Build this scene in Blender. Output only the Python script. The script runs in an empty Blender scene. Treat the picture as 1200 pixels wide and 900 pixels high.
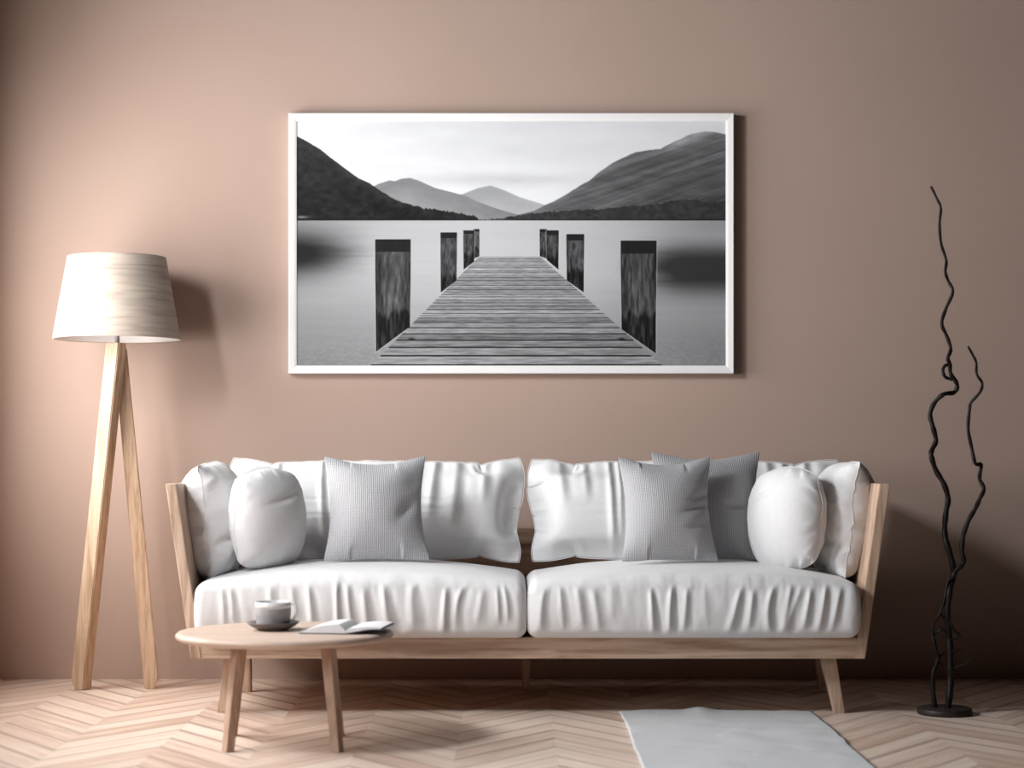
import bpy, bmesh, math, random
import numpy as np
from mathutils import Vector, Matrix

# ------------------------------------------------------------------ camera, world, light
F_PX, CAM_Z, HORIZON = 2200.0, 0.88, 530.0
scene = bpy.context.scene
COL = scene.collection
cam_d = bpy.data.cameras.new('camera')
cam_d.sensor_width = 36.0
cam_d.lens = 36.0 * F_PX / 1200.0
cam_d.shift_y = (HORIZON - 450.0) / 1200.0
cam_d.clip_end = 60
cam_d.dof.use_dof = True
cam_d.dof.focus_distance = 6.9
cam_d.dof.aperture_fstop = 2.0
cam = bpy.data.objects.new('camera', cam_d)
cam.location = (0, 0, CAM_Z)
cam.rotation_euler = (math.pi / 2, 0, 0)
COL.objects.link(cam)
scene.camera = cam

scene.view_settings.view_transform = 'Standard'
scene.view_settings.look = 'None'
scene.view_settings.exposure = 0.0
scene.view_settings.gamma = 1.0
scene.view_settings.use_curve_mapping = False

world = bpy.data.worlds.new('dim_room_light')
world.use_nodes = True
world.node_tree.nodes['Background'].inputs[0].default_value = (0.92, 0.94, 1.0, 1)
world.node_tree.nodes['Background'].inputs[1].default_value = 0.004
scene.world = world


def area_light(name, loc, target, sx, sy, power, color):
    d = bpy.data.lights.new(name, 'AREA')
    d.shape = 'RECTANGLE'
    d.size, d.size_y, d.energy, d.color = sx, sy, power, color
    o = bpy.data.objects.new(name, d)
    o.location = loc
    o.rotation_euler = (Vector(target) - Vector(loc)).to_track_quat('-Z', 'Y').to_euler()
    COL.objects.link(o)
    o.visible_camera = True
    return o


# area lights behind three added openings in the unseen left wall, tuned for brightness
ADDED_WIN = [  # y from, y to, z from, z to, watts
    (3.05, 4.40, 0.75, 1.40, 42, (1.0, 0.985, 0.97)),
    (4.45, 5.20, 1.95, 2.65, 142, (0.96, 1.0, 1.04)),
    (5.48, 6.86, 0.75, 2.05, 77, (1.0, 0.985, 0.96)),
]
for wy0, wy1, wz0, wz1, watts, wcol in ADDED_WIN:
    ly_, lz_ = (wy0 + wy1) / 2, (wz0 + wz1) / 2
    area_light('added_daylight', (-2.19, ly_, lz_), (0, ly_, lz_), wy1 - wy0, wz1 - wz0, watts, wcol)

WALL_Y = 7.28


def W(px, py, d):
    """a point measured on the photograph (1200x900) at its true distance d"""
    return Vector(((px - 600) * d / F_PX, d, CAM_Z - (py - HORIZON) * d / F_PX))


# ------------------------------------------------------------------ materials
def new_mat(name):
    m = bpy.data.materials.new(name)
    m.use_nodes = True
    nt = m.node_tree
    b = nt.nodes['Principled BSDF']
    return m, nt, b


def nd(nt, typ, **kw):
    n = nt.nodes.new(typ)
    for k, v in kw.items():
        setattr(n, k, v)
    return n


def ramp(nt, stops):
    r = nd(nt, 'ShaderNodeValToRGB')
    cr = r.color_ramp
    while len(cr.elements) < len(stops):
        cr.elements.new(0.5)
    for e, (p, c) in zip(cr.elements, stops):
        e.position = p
        e.color = (*c, 1)
    return r


def srgb(r, g, b):
    f = lambda c: (c / 255 / 12.92) if c / 255 <= 0.04045 else ((c / 255 + 0.055) / 1.055) ** 2.4
    return (f(r), f(g), f(b))


def plain(name, col, rough=0.6, noise=0.0, nscale=30, bump=0.0, bscale=200, sheen=0.0, spec=0.3):
    m, nt, b = new_mat(name)
    b.inputs['Roughness'].default_value = rough
    b.inputs['Specular IOR Level'].default_value = spec
    if sheen:
        b.inputs['Sheen Weight'].default_value = sheen
    tc = nd(nt, 'ShaderNodeTexCoord')
    if noise:
        n = nd(nt, 'ShaderNodeTexNoise')
        n.inputs['Scale'].default_value = nscale
        n.inputs['Detail'].default_value = 5
        nt.links.new(tc.outputs['Object'], n.inputs['Vector'])
        r = ramp(nt, [(0.3, tuple(c * (1 - noise) for c in col)), (0.7, tuple(min(1, c * (1 + noise)) for c in col))])
        nt.links.new(n.outputs['Fac'], r.inputs['Fac'])
        nt.links.new(r.outputs['Color'], b.inputs['Base Color'])
    else:
        b.inputs['Base Color'].default_value = (*col, 1)
    if bump:
        n2 = nd(nt, 'ShaderNodeTexNoise')
        n2.inputs['Scale'].default_value = bscale
        n2.inputs['Detail'].default_value = 3
        nt.links.new(tc.outputs['Object'], n2.inputs['Vector'])
        bp = nd(nt, 'ShaderNodeBump')
        bp.inputs['Strength'].default_value = bump
        bp.inputs['Distance'].default_value = 0.002
        nt.links.new(n2.outputs['Fac'], bp.inputs['Height'])
        nt.links.new(bp.outputs['Normal'], b.inputs['Normal'])
    return m


def wood(name, light, dark, axis='Z', stretch=14.0, scale=3.0, rough=0.5, knots=0.5, contrast=(0.35, 0.68)):
    """grain runs along `axis` (object coordinates)"""
    m, nt, b = new_mat(name)
    b.inputs['Roughness'].default_value = rough
    b.inputs['Specular IOR Level'].default_value = 0.3
    tc = nd(nt, 'ShaderNodeTexCoord')
    mp = nd(nt, 'ShaderNodeMapping')
    s = [stretch] * 3
    s['XYZ'.index(axis)] = 1.0
    mp.inputs['Scale'].default_value = s
    nt.links.new(tc.outputs['Object'], mp.inputs['Vector'])
    n = nd(nt, 'ShaderNodeTexNoise')
    n.inputs['Scale'].default_value = scale
    n.inputs['Detail'].default_value = 7
    n.inputs['Roughness'].default_value = 0.62
    n.inputs['Distortion'].default_value = knots
    nt.links.new(mp.outputs['Vector'], n.inputs['Vector'])
    mid = tuple((a * 0.6 + c * 0.4) for a, c in zip(light, dark))
    r = ramp(nt, [(contrast[0], dark), ((contrast[0] + contrast[1]) / 2, mid), (contrast[1], light)])
    nt.links.new(n.outputs['Fac'], r.inputs['Fac'])
    nt.links.new(r.outputs['Color'], b.inputs['Base Color'])
    bp = nd(nt, 'ShaderNodeBump')
    bp.inputs['Strength'].default_value = 0.12
    bp.inputs['Distance'].default_value = 0.002
    nt.links.new(n.outputs['Fac'], bp.inputs['Height'])
    nt.links.new(bp.outputs['Normal'], b.inputs['Normal'])
    return m


def knit(name, light, dark):
    """ribbed woven fabric laid out in the cushion's own fabric coordinates"""
    m, nt, b = new_mat(name)
    b.inputs['Roughness'].default_value = 0.9
    b.inputs['Specular IOR Level'].default_value = 0.1
    b.inputs['Sheen Weight'].default_value = 0.2
    uv = nd(nt, 'ShaderNodeUVMap', uv_map='fabric')
    nz = nd(nt, 'ShaderNodeTexNoise')
    nz.inputs['Scale'].default_value = 9
    nz.inputs['Detail'].default_value = 4
    nt.links.new(uv.outputs['UV'], nz.inputs['Vector'])
    vm = nd(nt, 'ShaderNodeVectorMath', operation='MULTIPLY_ADD')
    nt.links.new(nz.outputs['Color'], vm.inputs[0])
    vm.inputs[1].default_value = (0.012, 0.012, 0)
    nt.links.new(uv.outputs['UV'], vm.inputs[2])
    wv = nd(nt, 'ShaderNodeTexWave', wave_type='BANDS', bands_direction='X')
    wv.inputs['Scale'].default_value = 17
    wv.inputs['Distortion'].default_value = 1.0
    wv.inputs['Detail'].default_value = 2
    wv.inputs['Detail Scale'].default_value = 6
    nt.links.new(vm.outputs[0], wv.inputs['Vector'])
    wh = nd(nt, 'ShaderNodeTexWave', wave_type='BANDS', bands_direction='Y')
    wh.inputs['Scale'].default_value = 16
    wh.inputs['Distortion'].default_value = 1.5
    nt.links.new(vm.outputs[0], wh.inputs['Vector'])
    mx = nd(nt, 'ShaderNodeMath', operation='MULTIPLY_ADD')
    nt.links.new(wh.outputs['Fac'], mx.inputs[0])
    mx.inputs[1].default_value = 0.35
    nt.links.new(wv.outputs['Fac'], mx.inputs[2])
    fine = nd(nt, 'ShaderNodeTexNoise')
    fine.inputs['Scale'].default_value = 110
    nt.links.new(uv.outputs['UV'], fine.inputs['Vector'])
    ad = nd(nt, 'ShaderNodeMath', operation='ADD')
    nt.links.new(mx.outputs[0], ad.inputs[0])
    nt.links.new(fine.outputs['Fac'], ad.inputs[1])
    r = ramp(nt, [(0.25, dark), (0.85, light)])
    dv = nd(nt, 'ShaderNodeMath', operation='MULTIPLY')
    dv.inputs[1].default_value = 0.5
    nt.links.new(ad.outputs[0], dv.inputs[0])
    nt.links.new(dv.outputs[0], r.inputs['Fac'])
    nt.links.new(r.outputs['Color'], b.inputs['Base Color'])
    bp = nd(nt, 'ShaderNodeBump')
    bp.inputs['Strength'].default_value = 0.5
    bp.inputs['Distance'].default_value = 0.003
    nt.links.new(ad.outputs[0], bp.inputs['Height'])
    nt.links.new(bp.outputs['Normal'], b.inputs['Normal'])
    return m


PLANK_L, PLANK_D = srgb(240, 222, 207), srgb(198, 168, 150)


def floor_mat():
    m, nt, b = new_mat('chevron_parquet')
    L = nt.links.new
    b.inputs['Roughness'].default_value = 0.42
    b.inputs['Specular IOR Level'].default_value = 0.35
    tc = nd(nt, 'ShaderNodeTexCoord')
    sp = nd(nt, 'ShaderNodeSeparateXYZ')
    L(tc.outputs['Object'], sp.inputs[0])

    def mth(op, a, c=None, d=None):
        n = nd(nt, 'ShaderNodeMath', operation=op)
        for i, v in enumerate((a, c, d)):
            if v is None:
                continue
            if isinstance(v, (int, float)):
                n.inputs[i].default_value = v
            else:
                L(v, n.inputs[i])
        return n.outputs[0]
    colw, slope, pw = 0.296, 1.40, 0.17
    xs = mth('DIVIDE', mth('SUBTRACT', sp.outputs['X'], 0.131), colw)     # peak of the zigzag at x = 0.131
    ci = mth('FLOOR', xs)
    tri = mth('PINGPONG', mth('ADD', xs, 40.0), 1.0)                      # 0 at a peak, 1 at a valley
    t = mth('ADD', sp.outputs['Y'], mth('MULTIPLY', tri, slope * colw))
    ti = mth('DIVIDE', t, pw)
    pi_ = mth('FLOOR', ti)
    fr = mth('FRACT', ti)
    cx = nd(nt, 'ShaderNodeCombineXYZ')
    L(ci, cx.inputs[0]); L(pi_, cx.inputs[1])
    wn = nd(nt, 'ShaderNodeTexWhiteNoise', noise_dimensions='2D')
    L(cx.outputs[0], wn.inputs['Vector'])
    wn2 = nd(nt, 'ShaderNodeTexWhiteNoise', noise_dimensions='2D')
    cx2 = nd(nt, 'ShaderNodeCombineXYZ')
    L(mth('ADD', ci, 71.3), cx2.inputs[0]); L(pi_, cx2.inputs[1])
    L(cx2.outputs[0], wn2.inputs['Vector'])
    # grain : fine across the plank, long along it
    gv = nd(nt, 'ShaderNodeCombineXYZ')
    L(mth('MULTIPLY', t, 19.0), gv.inputs[0])
    L(mth('MULTIPLY', xs, 1.1), gv.inputs[1])
    L(mth('MULTIPLY', wn.outputs['Value'], 37.0), gv.inputs[2])
    gn = nd(nt, 'ShaderNodeTexNoise')
    gn.inputs['Scale'].default_value = 1.0
    gn.inputs['Detail'].default_value = 5
    gn.inputs['Roughness'].default_value = 0.6
    L(gv.outputs[0], gn.inputs['Vector'])
    mixv = mth('ADD', mth('MULTIPLY', wn.outputs['Value'], 0.36), mth('MULTIPLY', gn.outputs['Fac'], 0.96))
    r = ramp(nt, [(0.38, PLANK_D), (0.62, tuple((a + c) / 2 for a, c in zip(PLANK_L, PLANK_D))), (0.95, PLANK_L)])
    L(mixv, r.inputs['Fac'])
    # joints
    edge = mth('MINIMUM', fr, mth('SUBTRACT', 1.0, fr))
    j1 = mth('MAXIMUM', 0.0, mth('SUBTRACT', 1.0, mth('MULTIPLY', edge, 6.5)))
    j = j1
    mixc = nd(nt, 'ShaderNodeMix', data_type='RGBA')
    L(mth('MULTIPLY', j, mth('MULTIPLY_ADD', wn2.outputs['Value'], 0.65, 0.12)), mixc.inputs['Factor'])
    L(r.outputs['Color'], mixc.inputs['A'])
    mixc.inputs['B'].default_value = (*srgb(112, 84, 72), 1)
    L(mixc.outputs['Result'], b.inputs['Base Color'])
    bp = nd(nt, 'ShaderNodeBump')
    bp.inputs['Strength'].default_value = 0.15
    bp.inputs['Distance'].default_value = 0.002
    L(mth('SUBTRACT', gn.outputs['Fac'], j), bp.inputs['Height'])
    L(bp.outputs['Normal'], b.inputs['Normal'])
    return m


M = {}
M['wall'] = plain('rose_taupe_wall_paint', (0.46, 0.338, 0.283), 0.85, noise=0.025, nscale=1.3, bump=0.05, bscale=90, spec=0.15)
M['floor'] = floor_mat()
M['white_fabric'] = plain('off_white_cotton', (0.74, 0.735, 0.74), 0.9, noise=0.02, nscale=60, bump=0.12, bscale=500, sheen=0.2, spec=0.1)
M['piping'] = plain('off_white_cotton_seam', (0.74, 0.73, 0.74), 0.9, bump=0.1, bscale=600, spec=0.1)
M['knit'] = knit('grey_ribbed_knit', (0.58, 0.575, 0.595), (0.33, 0.325, 0.34))
M['knit_dark'] = knit('darker_grey_knit', (0.46, 0.455, 0.47), (0.28, 0.275, 0.285))
SL, SD = (0.64, 0.475, 0.37), (0.35, 0.22, 0.145)
M['sofa_wood_x'] = wood('ash_wood_lengthwise', SL, SD, 'X', 16, 2.6)
M['sofa_wood_z'] = wood('ash_wood_upright', SL, SD, 'Z', 16, 3.0)
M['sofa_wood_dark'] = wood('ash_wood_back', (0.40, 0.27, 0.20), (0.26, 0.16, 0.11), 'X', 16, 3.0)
M['table_top'] = wood('pale_beech_top', (0.58, 0.45, 0.37), (0.47, 0.345, 0.275), 'X', 9, 3.2, contrast=(0.3, 0.7))
M['table_leg'] = wood('beech_leg', (0.52, 0.36, 0.27), (0.36, 0.23, 0.16), 'Z', 14, 4)
M['lamp_leg'] = wood('oak_leg', (0.60, 0.44, 0.315), (0.38, 0.245, 0.155), 'Z', 20, 3.4, contrast=(0.36, 0.64))
M['shade'] = wood('pale_wood_veneer_shade', (0.60, 0.52, 0.45), (0.41, 0.335, 0.285), 'X', 1, 1, rough=0.75)
M['shade_in'] = plain('white_shade_lining', (0.82, 0.80, 0.79), 0.8)
M['grey_metal'] = plain('brushed_grey_metal', (0.35, 0.33, 0.32), 0.45)
M['frame'] = plain('white_lacquer', (0.92, 0.905, 0.90), 0.45, spec=0.35)
M['backing'] = plain('board', (0.12, 0.11, 0.11), 0.8)
M['branch'] = plain('blackened_branch', (0.010, 0.007, 0.0065), 0.5, noise=0.3, nscale=40, bump=0.3, bscale=120, spec=0.2)
M['branch_base'] = plain('dark_bronze', (0.020, 0.015, 0.013), 0.55, noise=0.2, nscale=30, spec=0.4)
M['cup'] = plain('grey_stoneware', (0.33, 0.32, 0.33), 0.45)
M['cup_rim'] = plain('pale_glaze', (0.72, 0.71, 0.72), 0.2, spec=0.5)
M['saucer'] = plain('dark_taupe_stoneware', (0.13, 0.105, 0.10), 0.4)
M['drink'] = plain('coffee', (0.05, 0.03, 0.02), 0.15)
M['page'] = plain('paper_pages', (0.70, 0.70, 0.71), 0.8, noise=0.05, nscale=25)
M['cover'] = plain('dark_book_cover', (0.03, 0.03, 0.033), 0.5)
M['rug'] = plain('light_grey_woven_rug', (0.60, 0.605, 0.62), 0.95, noise=0.06, nscale=220, bump=0.5, bscale=260, spec=0.05)
M['window_frame'] = plain('added_window_white_paint', (0.75, 0.74, 0.72), 0.5)

# the shade's veneer : grain runs around the drum
_nt = M['shade'].node_tree
for _n in _nt.nodes:
    if _n.bl_idname == 'ShaderNodeMapping':
        _n.inputs['Scale'].default_value = (2.2, 2.2, 34.0)
    if _n.bl_idname == 'ShaderNodeTexNoise':
        _n.inputs['Scale'].default_value = 1.5
        _n.inputs['Distortion'].default_value = 0.8


# ------------------------------------------------------------------ object helpers
def tag(o, label=None, cat=None, group=None, kind=None):
    if label: o['label'] = label
    if cat: o['category'] = cat
    if group: o['group'] = group
    if kind: o['kind'] = kind
    return o


def empty(name, loc, label, cat, group=None):
    o = bpy.data.objects.new(name, None)
    o.empty_display_size = 0.05
    o.location = loc
    COL.objects.link(o)
    return tag(o, label, cat, group)


def link_mesh(name, me, mat, parent=None, smooth=True):
    o = bpy.data.objects.new(name, me)
    COL.objects.link(o)
    if mat: me.materials.append(mat)
    if smooth:
        me.polygons.foreach_set('use_smooth', [True] * len(me.polygons))
    if parent is not None:
        o.parent = parent
    return o


def from_arrays(name, verts, faces, mat, parent=None, smooth=True, origin=(0, 0, 0)):
    me = bpy.data.meshes.new(name)
    v = np.asarray(verts, float) - np.asarray(origin, float)
    me.from_pydata(v.tolist(), [], [tuple(int(i) for i in f) for f in faces])
    me.update()
    bm = bmesh.new(); bm.from_mesh(me)
    bmesh.ops.recalc_face_normals(bm, faces=bm.faces)
    bm.to_mesh(me); bm.free()
    return link_mesh(name, me, mat, parent, smooth)


def from_bm(name, bm, mat, parent=None, smooth=False, origin=None):
    if origin is not None:
        bmesh.ops.translate(bm, verts=bm.verts, vec=-Vector(origin))
    bmesh.ops.recalc_face_normals(bm, faces=bm.faces)
    me = bpy.data.meshes.new(name)
    bm.to_mesh(me); bm.free()
    return link_mesh(name, me, mat, parent, smooth)


def hexa(bm, bot, top, bevel=0.0, seg=2):
    """a bar from a bottom quad to a top quad (each 4 points, same winding)"""
    vb = [bm.verts.new(p) for p in bot]
    vt = [bm.verts.new(p) for p in top]
    fs = [bm.faces.new(vb[::-1]), bm.faces.new(vt)]
    for i in range(4):
        j = (i + 1) % 4
        fs.append(bm.faces.new((vb[i], vb[j], vt[j], vt[i])))
    if bevel:
        eds = {e for f in fs for e in f.edges}
        bmesh.ops.bevel(bm, geom=list(eds), offset=bevel, segments=seg, affect='EDGES', profile=0.6)
    return bm


def box(bm, x0, x1, y0, y1, z0, z1, bevel=0.0, seg=2):
    q = lambda z: [(x0, y0, z), (x1, y0, z), (x1, y1, z), (x0, y1, z)]
    return hexa(bm, q(z0), q(z1), bevel, seg)


def quad_at(c, hx, hy, rot=0.0):
    c = Vector(c)
    ca, sa = math.cos(rot), math.sin(rot)
    return [(c.x + ca * u - sa * v, c.y + sa * u + ca * v, c.z)
            for u, v in ((-hx, -hy), (hx, -hy), (hx, hy), (-hx, hy))]


def lathe(profile, n=64, closed=False):
    """profile: list of (r, z) -> verts, faces"""
    V, Fc = [], []
    m = len(profile)
    for r, z in profile:
        for k in range(n):
            a = 2 * math.pi * k / n
            V.append((r * math.cos(a), r * math.sin(a), z))
    rng = m if closed else m - 1
    for i in range(rng):
        i2 = (i + 1) % m
        for k in range(n):
            k2 = (k + 1) % n
            Fc.append((i * n + k, i * n + k2, i2 * n + k2, i2 * n + k))
    if not closed:
        if profile[0][0] > 1e-5: Fc.append(tuple(range(n))[::-1])
        if profile[-1][0] > 1e-5: Fc.append(tuple((m - 1) * n + k for k in range(n)))
    return V, Fc


def catmull(P, sub=6):
    P = [Vector(p) for p in P]
    if len(P) < 3: sub = 4
    out = []
    for i in range(len(P) - 1):
        p0 = P[i - 1] if i else P[i] * 2 - P[i + 1]
        p1, p2 = P[i], P[i + 1]
        p3 = P[i + 2] if i + 2 < len(P) else P[i + 1] * 2 - P[i]
        for s in range(sub):
            t = s / sub
            out.append(0.5 * ((2 * p1) + (p2 - p0) * t + (2 * p0 - 5 * p1 + 4 * p2 - p3) * t * t
                              + (3 * p1 - p0 - 3 * p2 + p3) * t ** 3))
    out.append(P[-1])
    return out


def tube(path, radii, n=10, closed=False):
    """swept tube with parallel-transported frame -> verts, faces"""
    P = [Vector(p) for p in path]
    m = len(P)
    V, Fc = [], []
    nrm = None
    for i in range(m):
        a = P[(i - 1) % m] if (closed or i > 0) else P[i]
        b = P[(i + 1) % m] if (closed or i < m - 1) else P[i]
        t = (b - a).normalized()
        if nrm is None:
            nrm = t.orthogonal().normalized()
        nrm = (nrm - t * nrm.dot(t)).normalized()
        bi = t.cross(nrm)
        r = radii[i] if hasattr(radii, '__len__') else radii
        for k in range(n):
            an = 2 * math.pi * k / n
            V.append(P[i] + (nrm * math.cos(an) + bi * math.sin(an)) * r)
    for i in range(m if closed else m - 1):
        i2 = (i + 1) % m
        for k in range(n):
            k2 = (k + 1) % n
            Fc.append((i * n + k, i * n + k2, i2 * n + k2, i2 * n + k))
    if not closed:
        Fc.append(tuple(range(n))[::-1])
        Fc.append(tuple((m - 1) * n + k for k in range(n)))
    return V, Fc


def smoothstep(a, b, x):
    t = np.clip((x - a) / (b - a), 0, 1)
    return t * t * (3 - 2 * t)


def vnoise(x, y, seed=0):
    """smooth value noise on arrays, in [0,1]"""
    rs = np.random.RandomState(seed)
    T = rs.rand(256, 256)
    xi, yi = np.floor(x).astype(int), np.floor(y).astype(int)
    fx, fy = x - xi, y - yi
    fx, fy = fx * fx * (3 - 2 * fx), fy * fy * (3 - 2 * fy)
    g = lambda a, b: T[a % 256, b % 256]
    return (g(xi, yi) * (1 - fx) + g(xi + 1, yi) * fx) * (1 - fy) + (g(xi, yi + 1) * (1 - fx) + g(xi + 1, yi + 1) * fx) * fy


def fbm(x, y, seed=0, oct=4):
    s, a, tot = 0, 1.0, 0
    for k in range(oct):
        s = s + a * vnoise(x * 2 ** k + 13.7 * k, y * 2 ** k + 7.1 * k, seed + k)
        tot += a
        a *= 0.5
    return s / tot


# ------------------------------------------------------------------ the room
def struct(o):
    return tag(o, kind='structure')


bm = bmesh.new(); box(bm, -2.06, 3.4, 0.6, WALL_Y + 0.12, -0.06, 0.0)
struct(from_bm('floor', bm, M['floor']))
bm = bmesh.new(); box(bm, -2.18, 3.4, WALL_Y, WALL_Y + 0.12, 0.0, 2.95)
struct(from_bm('wall_back', bm, M['wall']))
# left wall, just outside the picture, with three openings added to frame the area lights
bm = bmesh.new()
LX0, LX1 = -2.18, -2.06
yc = 0.6
for wy0, wy1, wz0, wz1, _, _ in ADDED_WIN:
    box(bm, LX0, LX1, yc, wy0, 0, 2.95)
    box(bm, LX0, LX1, wy0, wy1, 0, wz0)
    box(bm, LX0, LX1, wy0, wy1, wz1, 2.95)
    yc = wy1
box(bm, LX0, LX1, yc, WALL_Y, 0, 2.95)
struct(from_bm('wall_left', bm, M['wall']))
for k, (a, c, WZ0, WZ1, _, _) in enumerate(ADDED_WIN):  # frames around the added, unseen openings
    bm = bmesh.new()
    for (y0, y1, z0, z1) in ((a, a + .03, WZ0, WZ1), (c - .03, c, WZ0, WZ1), (a + .03, c - .03, WZ0, WZ0 + .03), (a + .03, c - .03, WZ1 - .03, WZ1)):
        box(bm, LX0 + .03, LX1 - .03, y0, y1, z0, z1, 0.004)
    struct(from_bm('window_%d' % (k + 1), bm, M['window_frame']))


# ------------------------------------------------------------------ framed picture
def paint_print(NX, NY):
    """monochrome lake view with a jetty; returns grey (sRGB 0..1), rows from the top, in photo pixel space"""
    x = np.linspace(347, 852, NX)[None, :].repeat(NY, 0)
    y = np.linspace(142, 428, NY)[:, None].repeat(NX, 1)
    n_ = lambda sx, sy, s, o=4: fbm(x / sx, y / sy, s, o)

    def blend(img, mask, val):
        return img * (1 - mask) + val * mask
    # sky
    sky = 0.905 + 0.05 * smoothstep(170, 215, y) * np.exp(-((x - 620) / 150) ** 2) + 0.07 * (n_(90, 22, 3) - 0.5)
    sky = sky - 0.10 * np.exp(-((y - 211) / 9) ** 2) * np.exp(-((x - 590) / 90) ** 2) * (0.5 + n_(40, 8, 5))
    sky = sky - 0.05 * smoothstep(165, 142, y) * n_(60, 20, 9)
    img = np.clip(sky, 0, 1)

    def ridge(pts):
        p = np.array(pts, float)
        return np.interp(x, p[:, 0], p[:, 1])
    edge = lambda r, s=0.7: smoothstep(-s, s, y - r)
    # far hills
    r = ridge([(347, 262), (540, 228), (560, 220), (575, 217), (590, 222), (610, 231), (640, 240), (700, 258), (852, 262)])
    mist = smoothstep(0, 34, y - r)
    img = blend(img, edge(r, 1.2), 0.66 + 0.08 * mist + 0.05 * (n_(18, 9, 21) - .5) + 0.06 * smoothstep(585, 640, x))
    r = ridge([(347, 250), (430, 222), (443, 215), (456, 211), (462, 212), (470, 209), (480, 208), (490, 211), (510, 220), (530, 225),
               (545, 229), (560, 236), (585, 245), (610, 252), (640, 258), (852, 262)])
    img = blend(img, edge(r), 0.535 + 0.11 * smoothstep(0, 40, y - r) + 0.07 * (n_(14, 6, 25) - .5))
    # right hill
    r = ridge([(347, 270), (590, 256), (625, 247), (655, 233), (690, 212), (704, 201), (720, 190), (745, 178), (760, 176), (775, 174), (795, 164),
               (812, 156), (828, 153), (840, 154), (852, 157)])
    r = r + 1.6 * (fbm(x / 9, y * 0, 31, 3) - .5)
    tex = n_(22, 5, 33, 5) - .5
    diag = fbm((x + 2.4 * (y - 150)) / 16, (y + 0.32 * (x - 600)) / 3.4, 35, 5) - .5
    hill = 0.40 - 0.10 * smoothstep(640, 850, x) * smoothstep(165, 240, y) + 0.13 * tex + 0.22 * diag + 0.05 * smoothstep(0, 10, -(y - r) + 10)
    fade = edge(r, 1.0)
    cloud = smoothstep(16, 0, y - r) * smoothstep(775, 800, x) * smoothstep(840, 815, x) * 0.6
    img = blend(img, fade, hill + cloud * 0.35)
    r = ridge([(347, 270), (585, 256), (600, 253), (640, 248), (700, 245), (740, 241), (770, 239), (795, 234), (815, 233), (830, 236), (852, 236)])
    r = r + 2.6 * (fbm(x / 2.6, y * 0, 41, 2) - .5)
    img = blend(img, edge(r, 0.5), 0.22 + 0.13 * (n_(5, 4, 43) - .5))
    # left hill
    r = ridge([(347, 159), (360, 166), (375, 175), (390, 187), (405, 198), (420, 209), (432, 214), (445, 223), (460, 232), (475, 238), (495, 243),
               (520, 247), (545, 250), (558, 254), (562, 258), (852, 270)])
    r = r + (2.8 * smoothstep(440, 480, x) + 0.8) * (fbm(x / 2.3, y * 0, 51, 2) - .5)
    img = blend(img, edge(r, 0.6), 0.175 - 0.05 * smoothstep(180, 250, y) + 0.13 * (n_(7, 5, 53, 5) - .5) + 0.04 * smoothstep(14, 0, y - r))
    sh = np.exp(-((y - 254) / 1.5) ** 2) * np.exp(-((x - 353) / 7) ** 2)
    img = img + 0.35 * sh
    # water
    w = 0.80 - 0.16 * smoothstep(300, 425, y) + 0.03 * (n_(120, 6, 61) - .5)
    w = w - 0.09 * smoothstep(285, 262, y) * smoothstep(120, 250, np.abs(x - 600))
    w = w - 0.10 * smoothstep(0.05, 1, np.abs(x - 600) / 260)
    dl = smoothstep(455, 350, x + 18 * (n_(60, 5, 63) - .5) + 0.5 * np.abs(y - 293)) * np.exp(-((y - 297) / 27.0) ** 2)
    dr = smoothstep(715, 800, x + 22 * (n_(70, 5, 65) - .5) - 0.35 * np.abs(y - 315)) * np.exp(-(np.abs(y - 315) / 29.0) ** 2.6)
    w = w * (1 - 0.80 * np.clip(dl * 1.1, 0, 1)) * (1 - 0.70 * np.clip(dr * 1.1, 0, 1))
    w = w + 0.09 * smoothstep(375, 425, y) * (n_(4, 1.8, 67, 3) - .5)
    img = blend(img, smoothstep(257.2, 258.4, y), w)
    img = img - 0.45 * np.exp(-((y - 257.3) / 0.7) ** 2) * (smoothstep(575, 545, x) + smoothstep(585, 620, x)) * 0.5
    # deck
    yt, yb = 300.0, 428.0
    f = np.clip((y - yt) / (426.0 - yt), 0, 1.2)
    xl, xr = 562 + (436 - 562) * f, 633 + (775 - 633) * f
    dm = smoothstep(-.5, .5, y - yt) * smoothstep(-.7, .7, x - xl) * smoothstep(-.7, .7, xr - x)
    depth = 1.0 / (y - 262.0 + 1e-6)
    idx = (1 / 38.0 - depth) * 47 / (1 / 38.0 - 1 / 166.0)
    idx = np.where(y < yt, 0, idx)
    pi = np.floor(idx)
    fr = idx - pi
    pr = np.random.RandomState(8).rand(64)[np.clip(pi.astype(int), 0, 63)]
    u = (x - 600) / (y - 250)
    grain = fbm(u * 9 + pr * 30, idx * 7, 73, 4) - .5
    deck = 0.60 - 0.09 * smoothstep(330, 425, y) + 0.17 * (pr - .5) + 0.30 * grain
    gapw = 0.15
    gap = np.maximum(smoothstep(gapw, 0.0, fr), smoothstep(1 - gapw, 1.0, fr)) * (0.25 + 0.75 * smoothstep(302, 350, y))
    deck = deck * (1 - 0.95 * gap) + 0.10 * np.exp(-((fr - 0.16) / 0.07) ** 2)
    for kx, ky in ((482, 397), (730, 397)):
        deck = deck - 0.35 * np.exp(-((x - kx) / 4) ** 2 - ((y - ky) / 1.3) ** 2)
    img = blend(img, dm, deck)
    # posts : (left, right, top, cap bottom, bottom-left, bottom-right, dark from)
    posts = [(555, 562, 268, 271, 303, 300, 290), (543, 556, 269.5, 274, 316, 306, 298), (516, 535.5, 272, 279, 343, 328, 322),
             (633, 642, 268, 272, 300, 303, 292), (641, 655.5, 269.5, 275, 304, 316, 299), (664.5, 685.5, 274, 281.5, 328, 343, 317),
             (439, 481, 280, 295, 413, 382, 366), (728.5, 771, 281.5, 297, 385, 415, 368)]
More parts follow.
